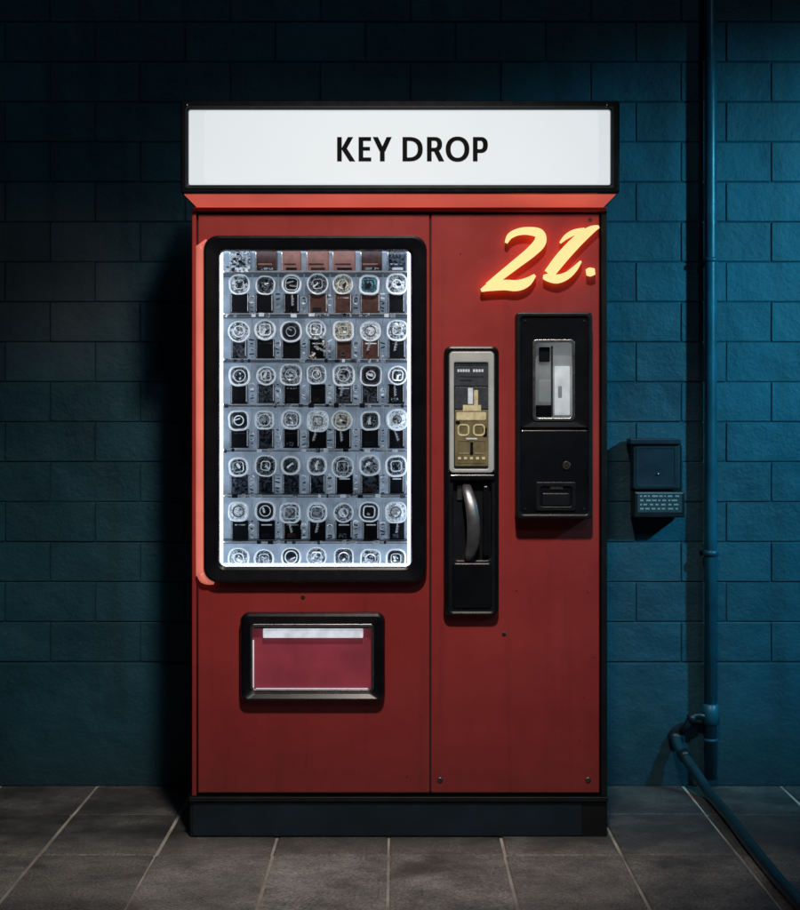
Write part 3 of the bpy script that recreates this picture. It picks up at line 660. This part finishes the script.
# cut vinyl lettering KEY DROP (humanist bold sans), built stroke by stroke
INK=mat('black_vinyl',(0.003,0.003,0.003),0.7,spec=.2)
T=Coll(); yl=yf+.0085; TOP,BOT=136.5,161.0; H=BOT-TOP; tn=[0]
def tq(pts):
    tn[0]+=1; y=yl-tn[0]*.00004
    P_=[(X(a,yf),Z(b_,yf)) for a,b_ in pts]; n=len(P_)
    V=[(x,y,z) for x,z in P_]+[(x,y+.0016,z) for x,z in P_]
    T.add(V,[tuple(range(n))]+[(i,(i+1)%n,n+(i+1)%n,n+i) for i in range(n)],0)
def bar(x0,y0,x1,y1): tq([(x0,y0),(x1,y0),(x1,y1),(x0,y1)])
def diag(xa,ya,xb,yb_,w): tq([(xa,ya),(xa+w,ya),(xb+w,yb_),(xb,yb_)])
def bowl(x,y0,y1,xr,w,wt,flat):
    """right-hand bowl from (x,y0) round to (x,y1)"""
    O=[];I=[]; n=20; h=(y1-y0)/2; cyy=(y0+y1)/2
    O.append((x,y0)); I.append((x,y0+wt))
    for i in range(n+1):
        a=-math.pi/2+math.pi*i/n; e=.85
        ca=abs(math.cos(a))**e; sa=math.copysign(abs(math.sin(a))**e,math.sin(a))
        O.append((flat+(xr-flat)*ca,cyy+h*sa)); I.append((flat+(xr-w-flat)*ca,cyy+(h-wt)*sa))
    O.append((x,y1)); I.append((x,y1-wt))
    tn[0]+=1; y=yl-tn[0]*.00004
    T.band([(X(a,yf),Z(b_,yf)) for a,b_ in O],[(X(a,yf),Z(b_,yf)) for a,b_ in I],y,y+.0016,0)
sw=4.7
bar(337,TOP,337+sw,BOT); diag(347.8,TOP,341.2,148.3,5.4); diag(341.0,148.0,349.4,BOT,5.9)       # K
bar(358.5,TOP,358.5+sw,BOT); bar(358.7,TOP,371,TOP+4.0); bar(358.7,146.4,370,150.2); bar(358.7,BOT-4.0,371.2,BOT) # E
diag(372.6,TOP,379.6,151,5.3); diag(386.6,TOP,380.0,151,5.2); bar(379.9,149.5,384.7,BOT)         # Y
bar(402.5,TOP,402.5+sw,BOT); bowl(403,TOP,BOT,422.8,5.0,4.0,409)                                  # D
bar(427,TOP,427+sw,BOT); bowl(427.5,TOP,151.2,442.2,4.9,3.9,434.5); diag(433.2,149.5,438.9,BOT,5.5)   # R
O=[];I=[]
for i in range(40):
    a=2*math.pi*i/40; e=.92; c_=math.copysign(abs(math.cos(a))**e,math.cos(a)); s_=math.copysign(abs(math.sin(a))**e,math.sin(a))
    O.append((X(457.6+11.9*c_,yf),Z(148.75+12.7*s_,yf))); I.append((X(457.6+6.9*c_,yf),Z(148.75+8.6*s_,yf)))
T.band(O,I,yl-.001,yl+.0005,0,closed=True)                                                        # O
bar(473,TOP,473+sw,BOT); bowl(473.5,TOP,152.6,488,4.9,3.9,480.5)                                  # P
T.make('sign_lettering',[INK],sg)
SOF=emat('lit_red_soffit',(1.0,0.17,0.12),0.62,base=(0.6,0.1,0.08),nscale=2.5,lo=.6)
y1=yf+.012; y2=-0.012
a0=X(184,y1);a1=X(616,y1);z1=Z(193.5,yf)-.001; b0=X(196,y2);b1=X(604,y2);z2=Z(206.5,y2)
obj('soffit',[(a0,y1,z1),(a1,y1,z1),(b1,y2,z2),(b0,y2,z2),(a0,y1+.03,z1),(a1,y1+.03,z1),(b1,.02,z2),(b0,.02,z2)],
    [(0,1,2,3),(0,3,7,4),(1,2,6,5),(4,5,6,7),(2,3,7,6),(0,1,5,4)],SOF,sg)
box('cornice_lip',X(193,-.016),X(607,-.016),-0.016,0.30,Z(211.2,-.016),Z(207.2,-.016),RED,sg,0.003)
box('sign_neck',X(200),X(600),0.021,0.28,Z(207),Z(190),BLM,sg,0)

# ---------------------------------------------------------------- wall box
wb=empty('wall_intercom_box')
yb=WY-0.095
def wq(px,py,y=yb): return X(px,y),Z(py,y)
pplate('backplate',632,444,682,512,WY-.018,WY-.0065,BLM,wb,r=.004,b=.002)
pplate('upper_housing',633,443,680,489.5,yb,WY-.018,DBL,wb,r=.008,b=.005)
pplate('hood',630,438.5,681.5,444.5,yb-.012,WY-.016,DBL,wb,r=.004,b=.004)
pframe('upper_face_rim',(636,446,677,487.5),(638.5,448.5,674.5,485),yb-.0015,yb+.002,DBL,wb,ro=.007,ri=.006,b=.0007)
x,z=wq(658,474,yb); tube('call_button',[(x,yb-.005,z),(x,yb+.004,z)],.004,STEEL,wb,n=14)
pplate('lower_housing',634,491.5,685,517.5,yb-.008,WY-.018,BLM,wb,r=.005,b=.004)
W=Coll(); y=yb-.0105
W.slab(X(637.5,y),Z(512.5,y),X(682,y),Z(494,y),y+.0012,y+.004,2,r=.002,b=.0004)
for r_ in range(4):
    a=640
    while a<678:
        l=random.uniform(1.5,6); W.slab(X(a,y),Z(497+r_*4.2,y),X(min(a+l,680),y),Z(495.4+r_*4.2,y),y,y+.004,0,r=.0004,b=.0002); a+=l+random.uniform(1,3)
W.slab(X(636,y),Z(493.6,y),X(683,y),Z(492.8,y),y-.001,y+.004,0,r=.0004,b=.0002)
W.make('label_plate',[mat('label_grey',(0.34,0.40,0.43),0.4,metal=.2),STEEL,mat('label_back',(0.05,0.08,0.095),0.35,metal=.3)],wb)

# ---------------------------------------------------------------- conduit pipe
dp=empty('drain_pipe')
R=0.0215; yp=WY-0.045; xp=X(710.5,yp)
tube('riser',[(xp,yp,0.03),(xp,yp,1.0),(xp,yp,2.2),(xp,yp,4.2)],R,PIPE,dp,n=24)
def collar(py,h,k=1.25):
    z=Z(py,yp)
    tube('collar',[(xp,yp,z-h/2),(xp,yp,z-h/2+.003),(xp,yp,z+h/2-.003),(xp,yp,z+h/2)],[R*1.02,R*k,R*k,R*1.02],PIPE,dp,n=24)
collar(260,.016);collar(553,.02,1.3);collar(260-340,.02)
collar(714,.07,1.32); collar(740,.012,1.2)
for py in (262,551):
    z=Z(py,yp); box('pipe_clip',xp-.032,xp+.032,WY-.012,WY-.004,z-.008,z+.008,PIPE,dp,.002)
    for q in (-.026,.026): tube('clip_bolt',[(xp+q,WY-.018,z),(xp+q,WY-.01,z)],.004,SCREW,dp,n=8)
tube('branch',smooth_path([(xp,yp-.004,Z(722,yp)),(xp-.03,yp-.006,Z(716,yp)),(xp-.062,yp-.006,Z(717,yp)),(xp-.085,yp,Z(727,yp)),(xp-.09,yp+.03,Z(731,yp))],6),.013,DBL,dp,n=14)
tube('branch_nut',[(xp-.055,yp-.006,Z(716.5,yp)),(xp-.075,yp-.005,Z(720,yp))],.018,DBL,dp,n=8)
hz=empty('ground_hose')
pts=[(0.945,WY-.01,0.165),(0.945,WY-.035,0.155),(0.955,WY-.075,0.128),(0.99,WY-.14,0.075),(1.015,WY-.22,0.030),(1.022,WY-.34,0.0195),(1.022,0.15,0.0185),(1.015,-0.2,0.0185),(1.012,-0.7,0.0185),(1.03,-1.3,0.0185),(1.12,-2.2,0.0185),(1.4,-3.4,0.0185)]
HOSE=mat('dark_hose',(0.010,0.045,0.065),0.32,var=0.3,scale=9,bump=0.15,bscale=50)
tube('hose',smooth_path(pts,8),.0175,HOSE,hz,n=18)
tube('hose_ferrule',[(0.945,WY-.004,0.166),(0.945,WY-.03,0.158)],.025,DBL,hz,n=14)
tube('hose_clamp',[(0.957,WY-.078,0.126),(0.968,WY-.098,0.110)],.0215,DBL,hz,n=14)

# ---------------------------------------------------------------- lamps added for the lighting (modelled fixtures, unseen)
def unseen_lamp(px_,py_,hx,hy,hzz,aim,energy,col,size,soft=.08):
    sl=empty('unseen_lamp')
    tube('unseen_lamp_pole',[(px_,py_,0),(px_,py_,.3),(px_,py_,.31),(px_,py_,hzz+.2)],[.07,.07,.045,.04],DBL,sl)
    tube('unseen_lamp_arm',smooth_path([(px_,py_,hzz+.15),(px_*.8+hx*.2,py_*.8+hy*.2,hzz+.27),(px_*.35+hx*.65,py_*.35+hy*.65,hzz+.26),(hx,hy,hzz+.14)],6),.022,DBL,sl)
    d=(Vector(aim)-Vector((hx,hy,hzz))).normalized(); p=Vector((hx,hy,hzz))
    tube('unseen_lamp_shade',[p-d*.17,p-d*.12,p-d*.02,p-d*.01],[.03,.07,.12,.12],DBL,sl,cap=False,n=24)
    ld=bpy.data.lights.new('unseen_lamp_bulb','SPOT'); ld.energy=energy; ld.color=col; ld.spot_size=math.radians(size); ld.spot_blend=1.0; ld.shadow_soft_size=soft
    lo=bpy.data.objects.new('unseen_lamp_bulb',ld); S.collection.objects.link(lo); lo.parent=sl; lo.location=p+d*.02
    lo.rotation_euler=d.to_track_quat('-Z','Y').to_euler()
unseen_lamp(4.0,-1.35,3.05,-1.30,2.55,(1.45,WY,1.36),430,(0.12,0.72,1.0),56)  # cool light inferred from the right; its post and position are unseen
unseen_lamp(2.3,-2.7,0.20,-2.7,3.9,(-0.14,-0.15,1.04),385,(1.0,0.86,0.76),45,.14)  # warm spot added to brighten machine front and paving; its post is invented

# ---------------------------------------------------------------- world, sun, camera
w=bpy.data.worlds.new('World'); S.world=w; w.use_nodes=True
sky=w.node_tree.nodes.new('ShaderNodeTexSky'); sky.sky_type='NISHITA'; sky.sun_disc=False
EL=math.radians(32); AZ=math.radians(14)
sky.sun_elevation=EL
bg=w.node_tree.nodes['Background']; w.node_tree.links.new(sky.outputs[0],bg.inputs[0]); bg.inputs[1].default_value=0.0013
sdir=Vector((math.sin(AZ)*math.cos(EL),-math.cos(AZ)*math.cos(EL),math.sin(EL)))
sky.sun_rotation=math.atan2(sdir.x,sdir.y)
su=bpy.data.lights.new('moon_sun','SUN'); su.energy=0.10; su.angle=math.radians(3); su.color=(0.45,0.80,1.0)
so=bpy.data.objects.new('moon_sun',su); S.collection.objects.link(so); so.location=sdir*10
so.rotation_euler=(-sdir).to_track_quat('-Z','Y').to_euler()

cam=bpy.data.cameras.new('camera'); co=bpy.data.objects.new('camera',cam); S.collection.objects.link(co)
co.location=(0,-CAMD,CZ); co.rotation_euler=(math.radians(90),0,0)
cam.sensor_fit='VERTICAL'; cam.sensor_height=36; cam.lens=36*FP/910; cam.shift_y=-25/910; cam.clip_end=500
S.camera=co
S.view_settings.view_transform='Standard'; S.view_settings.look='None'; S.view_settings.exposure=0
